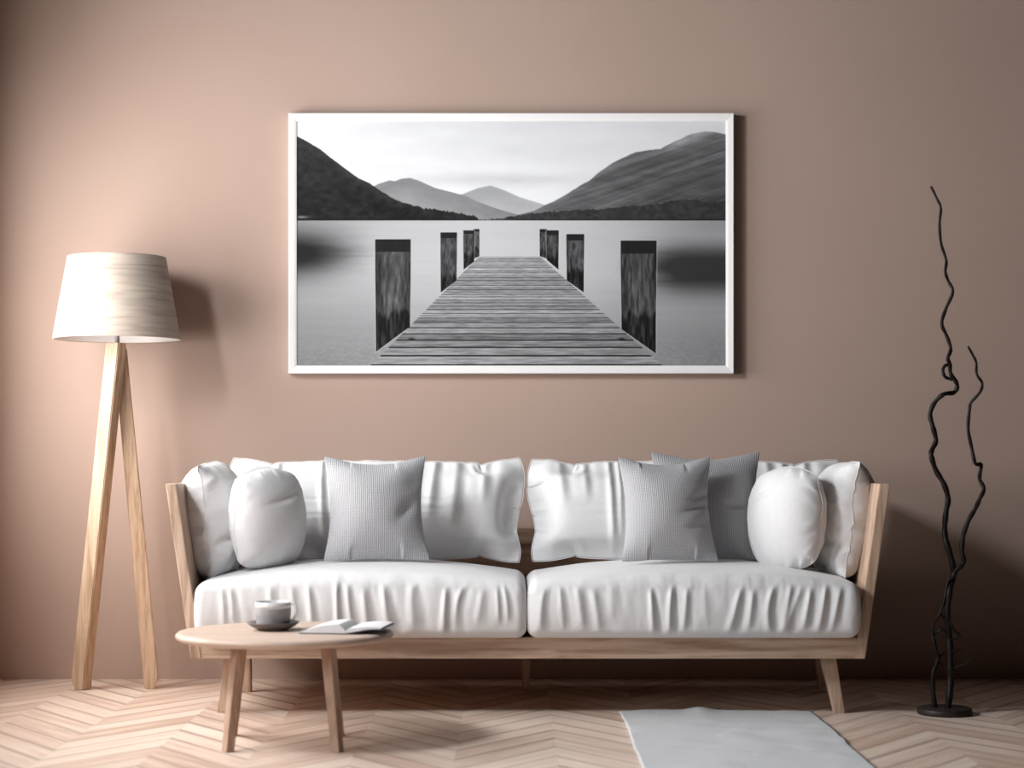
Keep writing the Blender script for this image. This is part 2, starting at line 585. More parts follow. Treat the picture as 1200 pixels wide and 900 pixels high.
    for k, (a, c, t, cb, bl, br, dk) in enumerate(posts):
        q = (x - a) / (c - a)
        tw = 1 - 0.045 * smoothstep(cb, bl, y)
        q2 = (q - .5) / tw + .5
        halo = smoothstep(-1.6 / (c - a), 0, q2) * smoothstep(1 + 1.6 / (c - a), 1, q2) * smoothstep(t - 1.6, t, y) * smoothstep(1.5, 0, y - (bl + (br - bl) * q))
        img = blend(img, halo * 0.6 * (1 - dm), 0.86)
        s = 0.6 / (c - a)
        bot = bl + (br - bl) * q
        pm = smoothstep(-s, s, q2) * smoothstep(1 + s, 1 - s, q2) * smoothstep(-.5, .5, y - t) * smoothstep(.5, -.5, y - bot)
        sc = (c - a) / 42.0
        gr = fbm(x / (1.5 + sc), y / (14 * sc + 2), 81 + k, 5) - .5
        body = 0.26 + 0.42 * gr + 0.10 * np.sin(np.clip(q, 0, 1) * math.pi)
        body = body - 0.16 * smoothstep(-4, 4, y - dk + 22 * sc * (fbm(x / (5 * sc + 1), y * 0, 90 + k, 3) - .5)) - 0.05
        body = np.where(y < cb, 0.125 + 0.03 * gr, body)
        img = blend(img, pm, np.clip(body, 0.07, 1))
    return np.clip(img, 0.03, 0.985)


PX0, PX1, PZ0, PZ1 = -0.8618, 0.8560, 1.1832, 2.1882     # outer edges of the frame on the wall
FW = 0.0315
PF = WALL_Y - 0.045                                       # front of the frame
pic = empty('framed_picture', (0, WALL_Y, PZ0), 'large white-framed black and white lake jetty photograph hanging above the sofa', 'picture')
# mitred frame with a sloping inner face : outline loops from back to front to inside
loops = [(0.0, WALL_Y - 0.006), (0.0, PF + 0.003), (0.003, PF), (FW - 0.009, PF + 0.003), (FW - 0.0005, PF + 0.006), (FW + .001, PF + 0.028)]
V, Fc = [], []
for ins, yy in loops:
    V += [(PX0 + ins, yy, PZ0 + ins), (PX1 - ins, yy, PZ0 + ins), (PX1 - ins, yy, PZ1 - ins), (PX0 + ins, yy, PZ1 - ins)]
for i in range(len(loops) - 1):
    for k in range(4):
        k2 = (k + 1) % 4
        Fc.append((i * 4 + k, i * 4 + k2, (i + 1) * 4 + k2, (i + 1) * 4 + k))
from_arrays('frame', V, Fc, M['frame'], pic, smooth=False, origin=(0, WALL_Y, PZ0))
bm = bmesh.new(); box(bm, PX0 + .004, PX1 - .004, PF + 0.011, WALL_Y - 0.004, PZ0 + .004, PZ1 - .004)
from_bm('backing_board', bm, M['backing'], pic, origin=(0, WALL_Y, PZ0))
NX, NY = 720, 408
g = paint_print(NX, NY)
me = bpy.data.meshes.new('print')
gx = np.linspace(PX0 + FW, PX1 - FW, NX + 1); gz = np.linspace(PZ1 - FW, PZ0 + FW, NY + 1)
XX, ZZ = np.meshgrid(gx, gz)
vv = np.stack([XX, np.full_like(XX, PF + 0.009) - WALL_Y, ZZ - PZ0], -1).reshape(-1, 3)
ii = (np.arange(NY)[:, None] * (NX + 1) + np.arange(NX)[None, :]).reshape(-1)
quads = np.stack([ii, ii + NX + 1, ii + NX + 2, ii + 1], -1)
me.vertices.add(len(vv)); me.vertices.foreach_set('co', vv.reshape(-1))
me.loops.add(quads.size); me.loops.foreach_set('vertex_index', quads.reshape(-1))
me.polygons.add(len(quads)); me.polygons.foreach_set('loop_start', np.arange(0, quads.size, 4))
me.update(calc_edges=True)
lin = np.where(g <= 0.04045, g / 12.92, ((g + 0.055) / 1.055) ** 2.4)
fc = np.stack([lin * 0.97, lin * 0.985, lin * 1.02, np.ones_like(lin)], -1).reshape(-1, 4).repeat(4, 0)
ca = me.color_attributes.new('ink', 'FLOAT_COLOR', 'CORNER')
ca.data.foreach_set('color', fc.astype(np.float32).reshape(-1))
pm, pnt, pb = new_mat('printed_paper')
at = nd(pnt, 'ShaderNodeAttribute', attribute_name='ink')
pnt.links.new(at.outputs['Color'], pb.inputs['Base Color'])
pb.inputs['Roughness'].default_value = 0.7
pb.inputs['Specular IOR Level'].default_value = 0.15
tag(link_mesh('print', me, pm, pic, smooth=False), 'black and white print of a jetty between mooring posts on a calm lake')

# ------------------------------------------------------------------ sofa
SX = 0.053                                     # middle of the sofa
SF, SB = 6.26, 7.13                            # front and back
HB, HT = 1.125, 1.209                          # half width at the bottom and at the top of the arms
Z0, Z1, ZT = 0.191, 0.2625, 0.775
TH = 0.036
S0 = (SX, 6.6, 0)
sofa = empty('sofa', S0, 'low wooden framed sofa with outward leaning arms, standing against the wall', 'sofa')
for s in (-1, 1):
    bm = bmesh.new()
    def q(z, h):
        a, c = SX + s * h, SX + s * (h - TH)
        return [(a, SF, z), (c, SF, z), (c, SB, z), (a, SB, z)]
    hexa(bm, q(Z0, HB), q(ZT, HT), 0.004)
    from_bm('arm_panel', bm, M['sofa_wood_z'], sofa, origin=S0)
bm = bmesh.new(); box(bm, SX - HB + TH * .6, SX + HB - TH * .6, SF + 0.004, SF + 0.034, Z0, Z1, 0.003)
from_bm('front_rail', bm, M['sofa_wood_x'], sofa, origin=S0)
bm = bmesh.new(); box(bm, SX - HB + TH * .6, SX + HB - TH * .6, SB - .03, SB, Z0, Z1, 0.003)
from_bm('rear_rail', bm, M['sofa_wood_x'], sofa, origin=S0)
bm = bmesh.new(); box(bm, SX - HB + TH * .6, SX + HB - TH * .6, SF + .034, SB - .03, Z0 + .02, Z1 - 0.004)
from_bm('seat_base', bm, M['sofa_wood_x'], sofa, origin=S0)
bm = bmesh.new(); box(bm, SX - HT + TH * 1.1, SX + HT - TH * 1.1, SB - .03, SB, 0.532, 0.594, 0.004)
from_bm('back_rail', bm, M['sofa_wood_x'], sofa, origin=S0)
bm = bmesh.new(); box(bm, SX - HB + TH, SX + HB - TH, SB - .022, SB - 0.006, Z1, 0.532)
from_bm('back_panel', bm, M['sofa_wood_dark'], sofa, origin=S0)
# legs: (top x, top y, bottom x, bottom y, half top, half bottom)
for tx, ty, bx_, by, ht, hb in ((1.067, 6.36, 1.105, 6.345, .026, .018), (-0.946, 6.37, -0.979, 6.36, .026, .018),
                                (1.13, 6.90, 1.15, 6.92, .026, .018), (-0.985, 6.90, -0.975, 6.90, .026, .018),
                                (0.052, 6.92, 0.052, 6.94, .016, .014)):
    bm = bmesh.new()
    hexa(bm, quad_at((bx_, by, 0), hb, hb), quad_at((tx, ty, Z0), ht, ht), 0.003)
    from_bm('leg', bm, M['sofa_wood_z'], sofa, origin=S0)


# ---- seat cushions
def grid_box(nx, ny, nz):
    """unit cube surface, welded; returns verts in [-1,1]^3 and quads"""
    idx, V, Fc = {}, [], []
    def vid(i, j, k):
        key = (i, j, k)
        if key not in idx:
            idx[key] = len(V)
            V.append((2 * i / nx - 1, 2 * j / ny - 1, 2 * k / nz - 1))
        return idx[key]
    for i in range(nx):
        for j in range(ny):
            for k in (0, nz):
                q = [vid(i, j, k), vid(i + 1, j, k), vid(i + 1, j + 1, k), vid(i, j + 1, k)]
                Fc.append(q if k else q[::-1])
    for i in range(nx):
        for k in range(nz):
            for j in (0, ny):
                q = [vid(i, j, k), vid(i + 1, j, k), vid(i + 1, j, k + 1), vid(i, j, k + 1)]
                Fc.append(q[::-1] if j else q)
    for j in range(ny):
        for k in range(nz):
            for i in (0, nx):
                q = [vid(i, j, k), vid(i, j + 1, k), vid(i, j + 1, k + 1), vid(i, j, k + 1)]
                Fc.append(q if i else q[::-1])
    return np.array(V), Fc


def fold_profile(d, w, a):
    """raised ridge, steeper on one side, with a shallow trough beside it"""
    r = np.where(d < 0, np.exp(-(d / (0.75 * w)) ** 2), np.exp(-(d / (0.55 * w)) ** 2))
    tr = np.exp(-((d - 1.55 * w) / (0.8 * w)) ** 2)
    return a * (r - 0.75 * tr)


def seat_cushion(x0, x1, folds, label, seed):
    y0, y1, z0, z1 = 6.215, 6.885, 0.262, 0.447
    V, Fc = grid_box(300, 64, 40)
    hx, hy, hz = (x1 - x0) / 2, (y1 - y0) / 2, (z1 - z0) / 2
    P = V * np.array([hx, hy, hz])
    r = 0.034
    inner = np.clip(P, -np.array([hx - r, hy - r, hz - r]), np.array([hx - r, hy - r, hz - r]))
    dlt = P - inner
    L = np.linalg.norm(dlt, axis=1, keepdims=True)
    mx = np.max(np.abs(dlt), axis=1, keepdims=True)
    P = inner + np.where(L > 1e-9, dlt / np.maximum(L, 1e-9), 0) * np.minimum(mx, r)
    u, v, w = P[:, 0] / hx, P[:, 1] / hy, P[:, 2] / hz
    tw = (w + 1) / 2
    crown = (1 - np.abs(u) ** 2.3) ** 0.9 * (1 - 0.55 * np.maximum(0, -v) ** 2.2 - 0.6 * np.maximum(0, v) ** 3)
    P[:, 2] += 0.058 * crown * tw ** 1.5
    # belly of the sides
    P[:, 1] -= 0.016 * np.cos(np.clip(w, -1, 1) * math.pi / 2) * (v < -0.3) * smoothstep(-.3, -1, v)
    P[:, 0] += 0.006 * np.sign(u) * smoothstep(.9, 1, np.abs(u)) * np.cos(w * math.pi / 2)
    X, Z = P[:, 0] + (x0 + x1) / 2, P[:, 2] + (z0 + z1) / 2
    front = smoothstep(-0.80, -0.97, v)
    zz = Z
    disp = np.zeros(len(P))
    for (fx, lean, wd, amp, zt, zb, curl) in folds:
        t = np.clip((0.45 - zz) / 0.17, 0, 1)
        cx = fx + lean * (t - .5) + curl * (t - .5) ** 2
        win = smoothstep(zt + 0.012, zt - 0.03, zz) * smoothstep(zb - 0.02, zb + 0.035, zz)
        wv = wd * (0.95 + 0.75 * t)
        disp += fold_profile(X - cx, wv, amp * 0.62) * win
    disp += 0.006 * (fbm(X / 0.045, Z / 0.16, seed, 3) - .5) * smoothstep(.27, .33, Z)
    P[:, 1] -= disp * front
    P[:, 2] += 0.004 * (fbm(X / 0.12, P[:, 1] / 0.12, seed + 3, 3) - .5) * smoothstep(0.5, 1, w)
    P += np.array([(x0 + x1) / 2, (y0 + y1) / 2, (z0 + z1) / 2])
    # hem along the lower front
    org = ((x0 + x1) / 2, (y0 + y1) / 2, z0)
    o = from_arrays('seat_cushion', P, Fc, M['white_fabric'], origin=org)
    o.location = org
    return tag(o, label, 'cushion', 'long white seat cushions of the sofa')


def px_folds(lst):
    out = []
    for (px, lean, wd, amp, t, b, curl) in lst:
        d = 6.2
        out.append(((px - 600) * d / F_PX, lean * d / F_PX, wd * d / F_PX, amp / 1000, CAM_Z - (t - HORIZON) * d / F_PX,
                    CAM_Z - (b - HORIZON) * d / F_PX, curl * d / F_PX))
    return out


LF = px_folds([(262, 4, 4, 7, 690, 738, -14), (272, 5, 4, 8, 690, 735, -10), (318, 4, 5, 7, 688, 730, 0), (345, 8, 5, 6, 686, 728, 0),
               (364, 5, 4, 9, 688, 742, -6), (395, 2, 3.5, 12, 684, 742, 0), (409, 6, 4, 9, 686, 740, 0), (428, 6, 4.5, 10, 690, 742, 0),
               (452, 8, 5, 10, 686, 744, 0), (482, 2, 6, 8, 684, 738, 10), (521, -3, 4, 13, 690, 744, 0), (534, -12, 4.5, 9, 688, 742, 20),
               (562, -10, 5, 6, 692, 730, 0), (584, 3, 3, 7, 690, 730, -6), (594, 4, 3.5, 7, 688, 728, -10)])
RF = px_folds([(634, -6, 4.5, 8, 690, 740, 14), (658, 5, 4, 7, 688, 738, 0), (680, 8, 5, 8, 688, 738, 0), (698, 8, 5.5, 7, 690, 742, 0),
               (716, -4, 6, 4, 684, 730, 0), (764, 4, 3.5, 12, 690, 742, 0), (785, -4, 3.8, 13, 688, 742, 6), (803, -5, 4, 9, 690, 738, 0),
               (826, 3, 6, 4, 690, 735, 0), (862, -16, 4.5, 11, 690, 742, 0), (880, -7, 4, 8, 692, 736, 0), (900, -6, 4.5, 12, 688, 742, 26),
               (922, -12, 4.5, 9, 686, 744, 0), (930, -20, 4.5, 8, 690, 742, 0), (946, -10, 4, 10, 690, 736, 0), (964, -10, 4.2, 11, 686, 740, 0),
               (980, -14, 4.2, 8, 688, 740, 0)])
seat_cushion(-1.050, 0.0455, LF, 'long white seat cushion on the left half of the sofa, behind the round table', 5)
seat_cushion(0.0535, 1.153, RF, 'long white seat cushion on the right half of the sofa, under two grey pillows', 9)


# ---- soft pillows: a small cloth simulation inflates two sewn sheets
def inflate(Wd, Hd, nx, nz, thick, steps=170, iters=6, smooth=0.05, seed=1, droop=0.0, wr=0.002, rnd=0.0):
    rs = np.random.RandomState(seed)
    gx = np.linspace(-Wd / 2, Wd / 2, nx)[:, None].repeat(nz, 1)
    gz = np.linspace(0, Hd, nz)[None, :].repeat(nx, 0)
    U, Vv = 2 * gx / Wd, 2 * gz / Hd - 1
    gx, gz = gx * np.sqrt(1 - rnd * Vv ** 2 / 2), Hd / 2 * (1 + Vv * np.sqrt(1 - rnd * U ** 2 / 2))
    gz = gz - gz.min()
    Fs = np.stack([gx, -0.004 - 0 * gx, gz], -1)
    Bs = np.stack([gx, 0.004 + 0 * gx, gz], -1)
    nzv = (fbm(gx / 0.07 + 9, gz / 0.07 + 3, seed, 3) - .5) * wr * 4
    Fs[..., 1] -= nzv; Bs[..., 1] += nzv[::-1]
    def sync():
        for sl in ((0, slice(None)), (-1, slice(None)), (slice(None), 0), (slice(None), -1)):
            a = (Fs[sl] + Bs[sl]) / 2
            Fs[sl] = a; Bs[sl] = a
    sync()
    hx, hz = Wd / (nx - 1), Hd / (nz - 1)
    hd = math.hypot(hx, hz)
    S = slice
    groups = []
    for par in (0, 1):
        na = (nx - par) // 2
        groups.append(((S(par, par + 2 * na, 2), S(None)), (S(par + 1, par + 2 * na, 2), S(None)), hx))
        nb = (nz - par) // 2
        groups.append(((S(None), S(par, par + 2 * nb, 2)), (S(None), S(par + 1, par + 2 * nb, 2)), hz))
        groups.append(((S(par, par + 2 * na, 2), S(0, nz - 1)), (S(par + 1, par + 2 * na, 2), S(1, nz)), hd))
        groups.append(((S(par, par + 2 * na, 2), S(1, nz)), (S(par + 1, par + 2 * na, 2), S(0, nz - 1)), hd))
    G0 = np.stack([gx, gz], -1)
    groups = [(a, b, np.linalg.norm(G0[b] - G0[a], axis=-1, keepdims=True)) for a, b, _ in groups]
    V0 = Wd * Hd * thick * 0.58
    vF, vB = np.zeros_like(Fs), np.zeros_like(Bs)
    for st in range(steps):
        vol = float(np.sum(Bs[..., 1] - Fs[..., 1]) * hx * hz)
        p = 0.0032 * max(-0.2, 1 - vol / V0)
        for A, v, sg in ((Fs, vF, -1), (Bs, vB, 1)):
            dx = np.gradient(A, axis=0); dz = np.gradient(A, axis=1)
            n = np.cross(dz, dx) * (1 if sg > 0 else -1)
            n /= np.linalg.norm(n, axis=-1, keepdims=True) + 1e-12
            v *= 0.88
            v += n * p
            v[..., 2] -= droop
        pF, pB = Fs.copy(), Bs.copy()
        Fs += vF; Bs += vB
        Fs[..., 2] = np.maximum(Fs[..., 2], 0); Bs[..., 2] = np.maximum(Bs[..., 2], 0)
        for it in range(iters):
            for (a, b, rest) in groups:
                for A in (Fs, Bs):
                    A1, A2 = A[a], A[b]
                    d = A2 - A1
                    L = np.linalg.norm(d, axis=-1, keepdims=True) + 1e-12
                    k = np.where(L > rest, 0.48, 0.12)
                    c = d * (k * (L - rest) / L)
                    A[a] = A1 + c
                    A[b] = A2 - c
            sync()
        for A in (Fs, Bs):
            lap = np.zeros_like(A)
            lap[1:-1, 1:-1] = (A[2:, 1:-1] + A[:-2, 1:-1] + A[1:-1, 2:] + A[1:-1, :-2]) / 4 - A[1:-1, 1:-1]
            A += smooth * lap * 4
        sync()
        vF = Fs - pF; vB = Bs - pB
        np.clip(vF, -.01, .01, out=vF); np.clip(vB, -.01, .01, out=vB)
    return Fs, Bs


def settle_bottom(Fs, Bs, h, amt):
    """let the lower seam rest flat on what carries it"""
    low = np.minimum(Fs[:, 0, 2], Bs[:, 0, 2])
    for A in (Fs, Bs):
        k = np.clip(1 - A[..., 2] / h, 0, 1) ** 2
        A[..., 2] -= amt * low[:, None] * k


def pillow_mesh(name, Fs, Bs, mat, piping=True, pr=0.0016, sub=1):
    nx, nz = Fs.shape[:2]
    fid = np.arange(nx * nz).reshape(nx, nz)
    bid = np.full((nx, nz), -1)
    bid[0, :], bid[-1, :], bid[:, 0], bid[:, -1] = fid[0, :], fid[-1, :], fid[:, 0], fid[:, -1]
    m = bid < 0
    bid[m] = nx * nz + np.arange(m.sum())
    V = np.concatenate([Fs.reshape(-1, 3), Bs[m]])
    Q, UV = [], []
    for idm, flip in ((fid, False), (bid, True)):
        for i in range(nx - 1):
            for j in range(nz - 1):
                q = [idm[i, j], idm[i + 1, j], idm[i + 1, j + 1], idm[i, j + 1]]
                uv = [(i, j), (i + 1, j), (i + 1, j + 1), (i, j + 1)]
                if flip: q, uv = q[::-1], uv[::-1]
                Q.append(tuple(int(a) for a in q)); UV += uv
    me = bpy.data.meshes.new(name)
    me.from_pydata(V.tolist(), [], Q)
    ul = me.uv_layers.new(name='fabric')
    uva = np.array(UV, float) / np.array([nx - 1, nz - 1])
    ul.data.foreach_set('uv', uva.reshape(-1))
    me.update()
    o = link_mesh(name, me, mat)
    if sub:
        md = o.modifiers.new('smooth', 'SUBSURF'); md.levels = sub; md.render_levels = sub
    if piping:
        ring = [Fs[i, 0] for i in range(nx)] + [Fs[-1, j] for j in range(1, nz)] + [Fs[i, -1] for i in range(nx - 2, -1, -1)] + [Fs[0, j] for j in range(nz - 2, 0, -1)]
        Vt, Ft = tube([Vector(p) for p in ring], pr, 6, closed=True)
        from_arrays('piping', Vt, Ft, M['piping'], o)
    return o


def put(o, loc, rz=0.0, lean=0.0, roll=0.0):
    """lean tips the top backwards (local +y), roll tips it sideways"""
    o.matrix_world = Matrix.Translation(loc) @ Matrix.Rotation(rz, 4, 'Z') @ Matrix.Rotation(-lean, 4, 'X') @ Matrix.Rotation(roll, 4, 'Y')
    return o


R = math.radians


# ---- back cushions
def back_cushion(Wd, Hd, x, folds, label, seed, y=6.80):
    Fs, Bs = inflate(Wd, Hd, 120, 52, 0.19, steps=120, seed=seed, smooth=0.045, rnd=0.22)
    X, Z = Fs[..., 0], Fs[..., 2]
    d = np.zeros_like(X)
    for fx, wd, amp, zt, zb, lean in folds:
        t = np.clip((Hd - Z) / Hd, 0, 1)
        d += fold_profile(X - (fx + lean * t), wd * (0.8 + .6 * t), amp) * smoothstep(zb, zb + .12, Z) * smoothstep(zt + .02, zt - .03, Z)
    Fs[1:-1, 1:-1, 1] -= d[1:-1, 1:-1]
    for A in (Fs, Bs):
        A[..., 0] -= 0.048 * np.sign(A[..., 0]) * np.abs(2 * A[..., 0] / Wd) ** 7 * np.exp(-((A[..., 2] - 0.15) / 0.085) ** 2)
    # puckers along the top seam
    pk = 0.010 * (fbm(Fs[..., 0] / 0.04, Fs[..., 0] * 0, seed + 2, 3) - .5)
    for A in (Fs, Bs):
        A[..., 2] += pk * smoothstep(Hd * 0.75, Hd * 0.97, A[..., 2])
    o = pillow_mesh('back_cushion', Fs, Bs, M['white_fabric'])
    put(o, (x, y, 0.452), 0, R(9))
    return tag(o, label, 'cushion', 'long white back cushions of the sofa')


back_cushion(1.165, 0.44, -0.495, [(-0.36, .016, .010, .40, .05, .0), (-0.20, .012, .014, .42, .02, .03), (-0.165, .012, .014, .41, .02, .03), (-0.13, .014, .010, .42, .05, .02),
                                   (0.22, .02, .010, .42, .15, -.04), (0.30, .022, .008, .42, .12, -.03), (0.40, .02, .008, .42, .2, -.02)],
             'long white back cushion behind the single grey pillow, left half of the sofa', 11)
back_cushion(1.235, 0.44, 0.630, [(-0.28, .013, .013, .42, .03, .02), (-0.245, .012, .013, .41, .05, .01), (-0.21, .012, .013, .42, .02, .01), (-0.46, .02, .007, .42, .2, .03),
                                   (-0.37, .016, .007, .42, .22, .02), (0.36, .018, .010, .42, .2, -.02), (0.44, .018, .010, .42, .22, -.03), (0.30, .02, .008, .42, .2, .0)],
             'long white back cushion behind the two overlapping grey pillows, right half of the sofa', 17)

def crumple(Fs, Bs, amp, seed):
    """small creases gathered along the seam"""
    nx, nz = Fs.shape[:2]
    u = np.linspace(-1, 1, nx)[:, None].repeat(nz, 1); v = np.linspace(-1, 1, nz)[None, :].repeat(nx, 0)
    e = np.maximum(np.abs(u), np.abs(v))
    w = np.exp(-((e - 0.86) / 0.16) ** 2)
    along = np.where(np.abs(u) > np.abs(v), v, u)
    n1 = fbm(along * 6 + 20 + np.sign(u) * 3, e * 1.6 + 5, seed, 3) - .5
    n2 = fbm(along * 6 + 50 + np.sign(u) * 3, e * 1.6 + 9, seed + 4, 3) - .5
    for A, n, sg in ((Fs, n1, -1), (Bs, n2, 1)):
        A[1:-1, 1:-1, 1] += (sg * amp * 2 * n * w)[1:-1, 1:-1]
    wob = amp * 0.8 * (fbm(v * 4 + 11, u * 0 + 3, seed + 8, 3) - .5) * 2 * (np.abs(u) ** 6)
    for A in (Fs, Bs):
        A[..., 1] += wob
        A[..., 0] += np.sign(u) * wob * 0.6


def dent(Fs, Bs, lst):
    for which, dx, dz, wx, wz, amp, an in lst:
        A = Fs if which == 'f' else Bs
        a, b = A[..., 0] - dx, A[..., 2] - dz
        ca, sa = math.cos(an), math.sin(an)
        a, b = ca * a + sa * b, -sa * a + ca * b
        k = (amp * np.exp(-(a / wx) ** 2 - (b / wz) ** 2)) * (1 if which == 'f' else -1)
        A[1:-1, 1:-1, 1] += k[1:-1, 1:-1]


# ---- pillows at the arms
def white_pillow(Wd, Hd, th, loc, rz, lean, roll, label, seed, settle=0.6, nx=60, rnd=0.55, cr=0.008, dents=()):
    Fs, Bs = inflate(Wd, Hd, nx, nx, th, steps=150, seed=seed, smooth=0.05, rnd=rnd)
    settle_bottom(Fs, Bs, Hd * 0.4, settle)
    crumple(Fs, Bs, cr, seed)
    dent(Fs, Bs, dents)
    o = pillow_mesh('throw_pillow', Fs, Bs, M['white_fabric'])
    put(o, loc, rz, lean, roll)
    return tag(o, label, 'pillow', 'white pillows at the arms of the sofa')


# local x of a pillow runs along its width; "f" is the face towards local -y
white_pillow(0.42, 0.435, 0.27, (-1.018, 6.55, 0.432), R(88), R(6), 0, 'white pillow seen edge-on, leaning on the left wooden arm of the sofa', 23, cr=0.016, rnd=0.45,
             dents=[('f', -.12, .15, .07, .012, .016, .5), ('f', -.13, .09, .05, .012, -.01, 1.2)])
white_pillow(0.39, 0.375, 0.20, (-0.835, 6.47, 0.468), R(52), R(3), 0, 'plump white pillow between the left arm pillow and the back cushion', 29, rnd=0.85,
             dents=[('f', .0, .25, .07, .012, .010, .25)])
white_pillow(0.42, 0.435, 0.27, (1.128, 6.55, 0.432), R(-88), R(6), 0, 'white pillow seen edge-on, leaning on the right wooden arm of the sofa', 31, cr=0.016, rnd=0.5,
             dents=[('f', .12, .14, .07, .014, .020, -.3), ('f', .12, .22, .03, .02, .010, .4)])
white_pillow(0.39, 0.375, 0.20, (0.94, 6.47, 0.468), R(-50), R(3), 0, 'plump rounded white pillow between the right arm pillow and the back cushion', 37, rnd=0.95,
             dents=[('f', -.04, .26, .06, .010, .010, .3)])


# ---- grey scatter pillows
def grey_pillow(Wd, Hd, th, loc, rz, lean, roll, label, seed, mat, dents, pinch=0.10, dip=0.022):
    Fs, Bs = inflate(Wd, Hd, 60, 60, th, steps=130, seed=seed, smooth=0.09)
    settle_bottom(Fs, Bs, Hd * 0.45, 0.9)
    for A in (Fs, Bs):
        u = np.clip(2 * A[..., 0] / Wd, -1.2, 1.2); t = np.clip(A[..., 2] / Hd, 0, 1)
        A[..., 0] *= 1.03 - pinch * (1 - (2 * t - 1) ** 2) * np.abs(u) ** 2 + 0.035 * np.exp(-(t / .13) ** 2)
        A[..., 2] -= dip * (1 - np.minimum(1, np.abs(u)) ** 1.6) * t ** 4
    X, Z = Fs[..., 0].copy(), Fs[..., 2].copy()
    for dx, dz, wx, wz, amp, an in dents:
        a, b = X - dx, Z - dz
        ca, sa = math.cos(an), math.sin(an)
        a, b = ca * a + sa * b, -sa * a + ca * b
        Fs[1:-1, 1:-1, 1] += (amp * np.exp(-(a / wx) ** 2 - (b / wz) ** 2))[1:-1, 1:-1]
    o = pillow_mesh('throw_pillow', Fs, Bs, mat, piping=False)
    put(o, loc, rz, lean, roll)
    return tag(o, label, 'pillow', 'grey knitted pillows on the sofa')


grey_pillow(0.375, 0.385, 0.125, (-0.465, 6.46, 0.505), R(8), R(16), 0, 'light grey ribbed square pillow standing alone on the left half of the sofa', 41, M['knit'],
            [(.10, .17, .045, .02, .016, .9), (.13, .27, .03, .02, .008, .6)])
grey_pillow(0.350, 0.380, 0.125, (0.540, 6.41, 0.505), R(8), R(14), 0, 'front one of the two overlapping grey pillows on the right half of the sofa', 43, M['knit'],
            [(.09, .18, .05, .012, .014, .35), (.11, .22, .05, .012, .012, .4), (.10, .12, .05, .012, .008, .3)])
grey_pillow(0.400, 0.400, 0.12, (0.690, 6.555, 0.500), R(4), R(13), 0, 'darker grey pillow half hidden behind another grey pillow', 47, M['knit_dark'],
            [(.10, .19, .04, .012, .012, .1)])

# ------------------------------------------------------------------ floor lamp
LC = Vector((-1.473, 7.0, 0))
lamp = empty('floor_lamp', LC, 'tall floor lamp with pale drum shade on splayed wooden legs left of the sofa', 'lamp')
rb, rt, zb, zt = 0.234, 0.181, 1.300, 1.607
prof = [(rb - .004, zb + .001), (rb, zb), (rb + .0005, zb + .004), ((rb + rt) / 2 + .0005, (zb + zt) / 2), (rt + .0005, zt - .004), (rt, zt), (rt - .004, zt - .001)]
V, Fc = lathe(prof + [((rb + rt) / 2 - .0035, (zb + zt) / 2)], 96, closed=True)
shade = from_arrays('lamp_shade', V, Fc, M['shade'], lamp)
V, Fc = lathe([(rb - .0045, zb + .002), ((rb + rt) / 2 - .0045, (zb + zt) / 2), (rt - .0045, zt - .002), (rt - .0065, zt - .002),
               ((rb + rt) / 2 - .0065, (zb + zt) / 2), (rb - .0065, zb + .002)], 96, closed=True)
tag(from_arrays('shade_lining', V, Fc, M['shade_in'], shade), 'white inside of the shade')
V, Fc = lathe([(.0, 1.22), (.010, 1.22), (.010, 1.40), (.018, 1.40), (.018, 1.46), (.0, 1.46)], 20)
from_arrays('stem', V, Fc, M['grey_metal'], lamp)
bm = bmesh.new()
for k in range(3):
    a = k * 2 * math.pi / 3 + .4
    c, s_ = math.cos(a), math.sin(a)
    e = rt + .03
    p = [(0, 0), (e, 0)]
    hexa(bm, [(-s_ * -.002, c * -.002, 1.448), (e * c - s_ * -.002, e * s_ + c * -.002, 1.448), (e * c - s_ * .002, e * s_ + c * .002, 1.448), (-s_ * .002, c * .002, 1.448)],
         [(-s_ * -.002, c * -.002, 1.452), (e * c - s_ * -.002, e * s_ + c * -.002, 1.452), (e * c - s_ * .002, e * s_ + c * .002, 1.452), (-s_ * .002, c * .002, 1.452)])
from_bm('shade_fitter', bm, M['grey_metal'], lamp)


def lamp_leg(top, bot, wt, wb, dt, db, rot, cut):
    """plank leg, its outer lower corner cut off"""
    bm = bmesh.new()
    t, b = Vector(top), Vector(bot)
    b2 = b + (t - b) * 0.035
    w2, d2 = wb + (wt - wb) * .035, db + (dt - db) * .035
    q0 = quad_at(b, wb * 0.68, db, rot)
    sh = Vector((cut * wb * 0.32, 0, 0))
    q0 = [Vector(p) - sh for p in q0]
    q1 = quad_at(b2, w2, d2, rot)
    q2 = quad_at(t, wt, dt, rot)
    vs = [[bm.verts.new(p) for p in q] for q in (q0, q1, q2)]
    fs = [bm.faces.new(vs[0][::-1]), bm.faces.new(vs[2])]
    for r_ in range(2):
        for i in range(4):
            j = (i + 1) % 4
            fs.append(bm.faces.new((vs[r_][i], vs[r_][j], vs[r_ + 1][j], vs[r_ + 1][i])))
    bmesh.ops.bevel(bm, geom=list(bm.edges), offset=.0035, segments=2, affect='EDGES')
    return bm


from_bm('leg', lamp_leg((0.005, -0.035, 1.285), (-0.128, -0.035, 0), .027, .028, .030, .030, R(-18), -1), M['lamp_leg'], lamp)
from_bm('leg', lamp_leg((0.004, 0.035, 1.27), (0.130, 0.0, 0), .024, .027, .028, .030, R(14), 1), M['lamp_leg'], lamp)

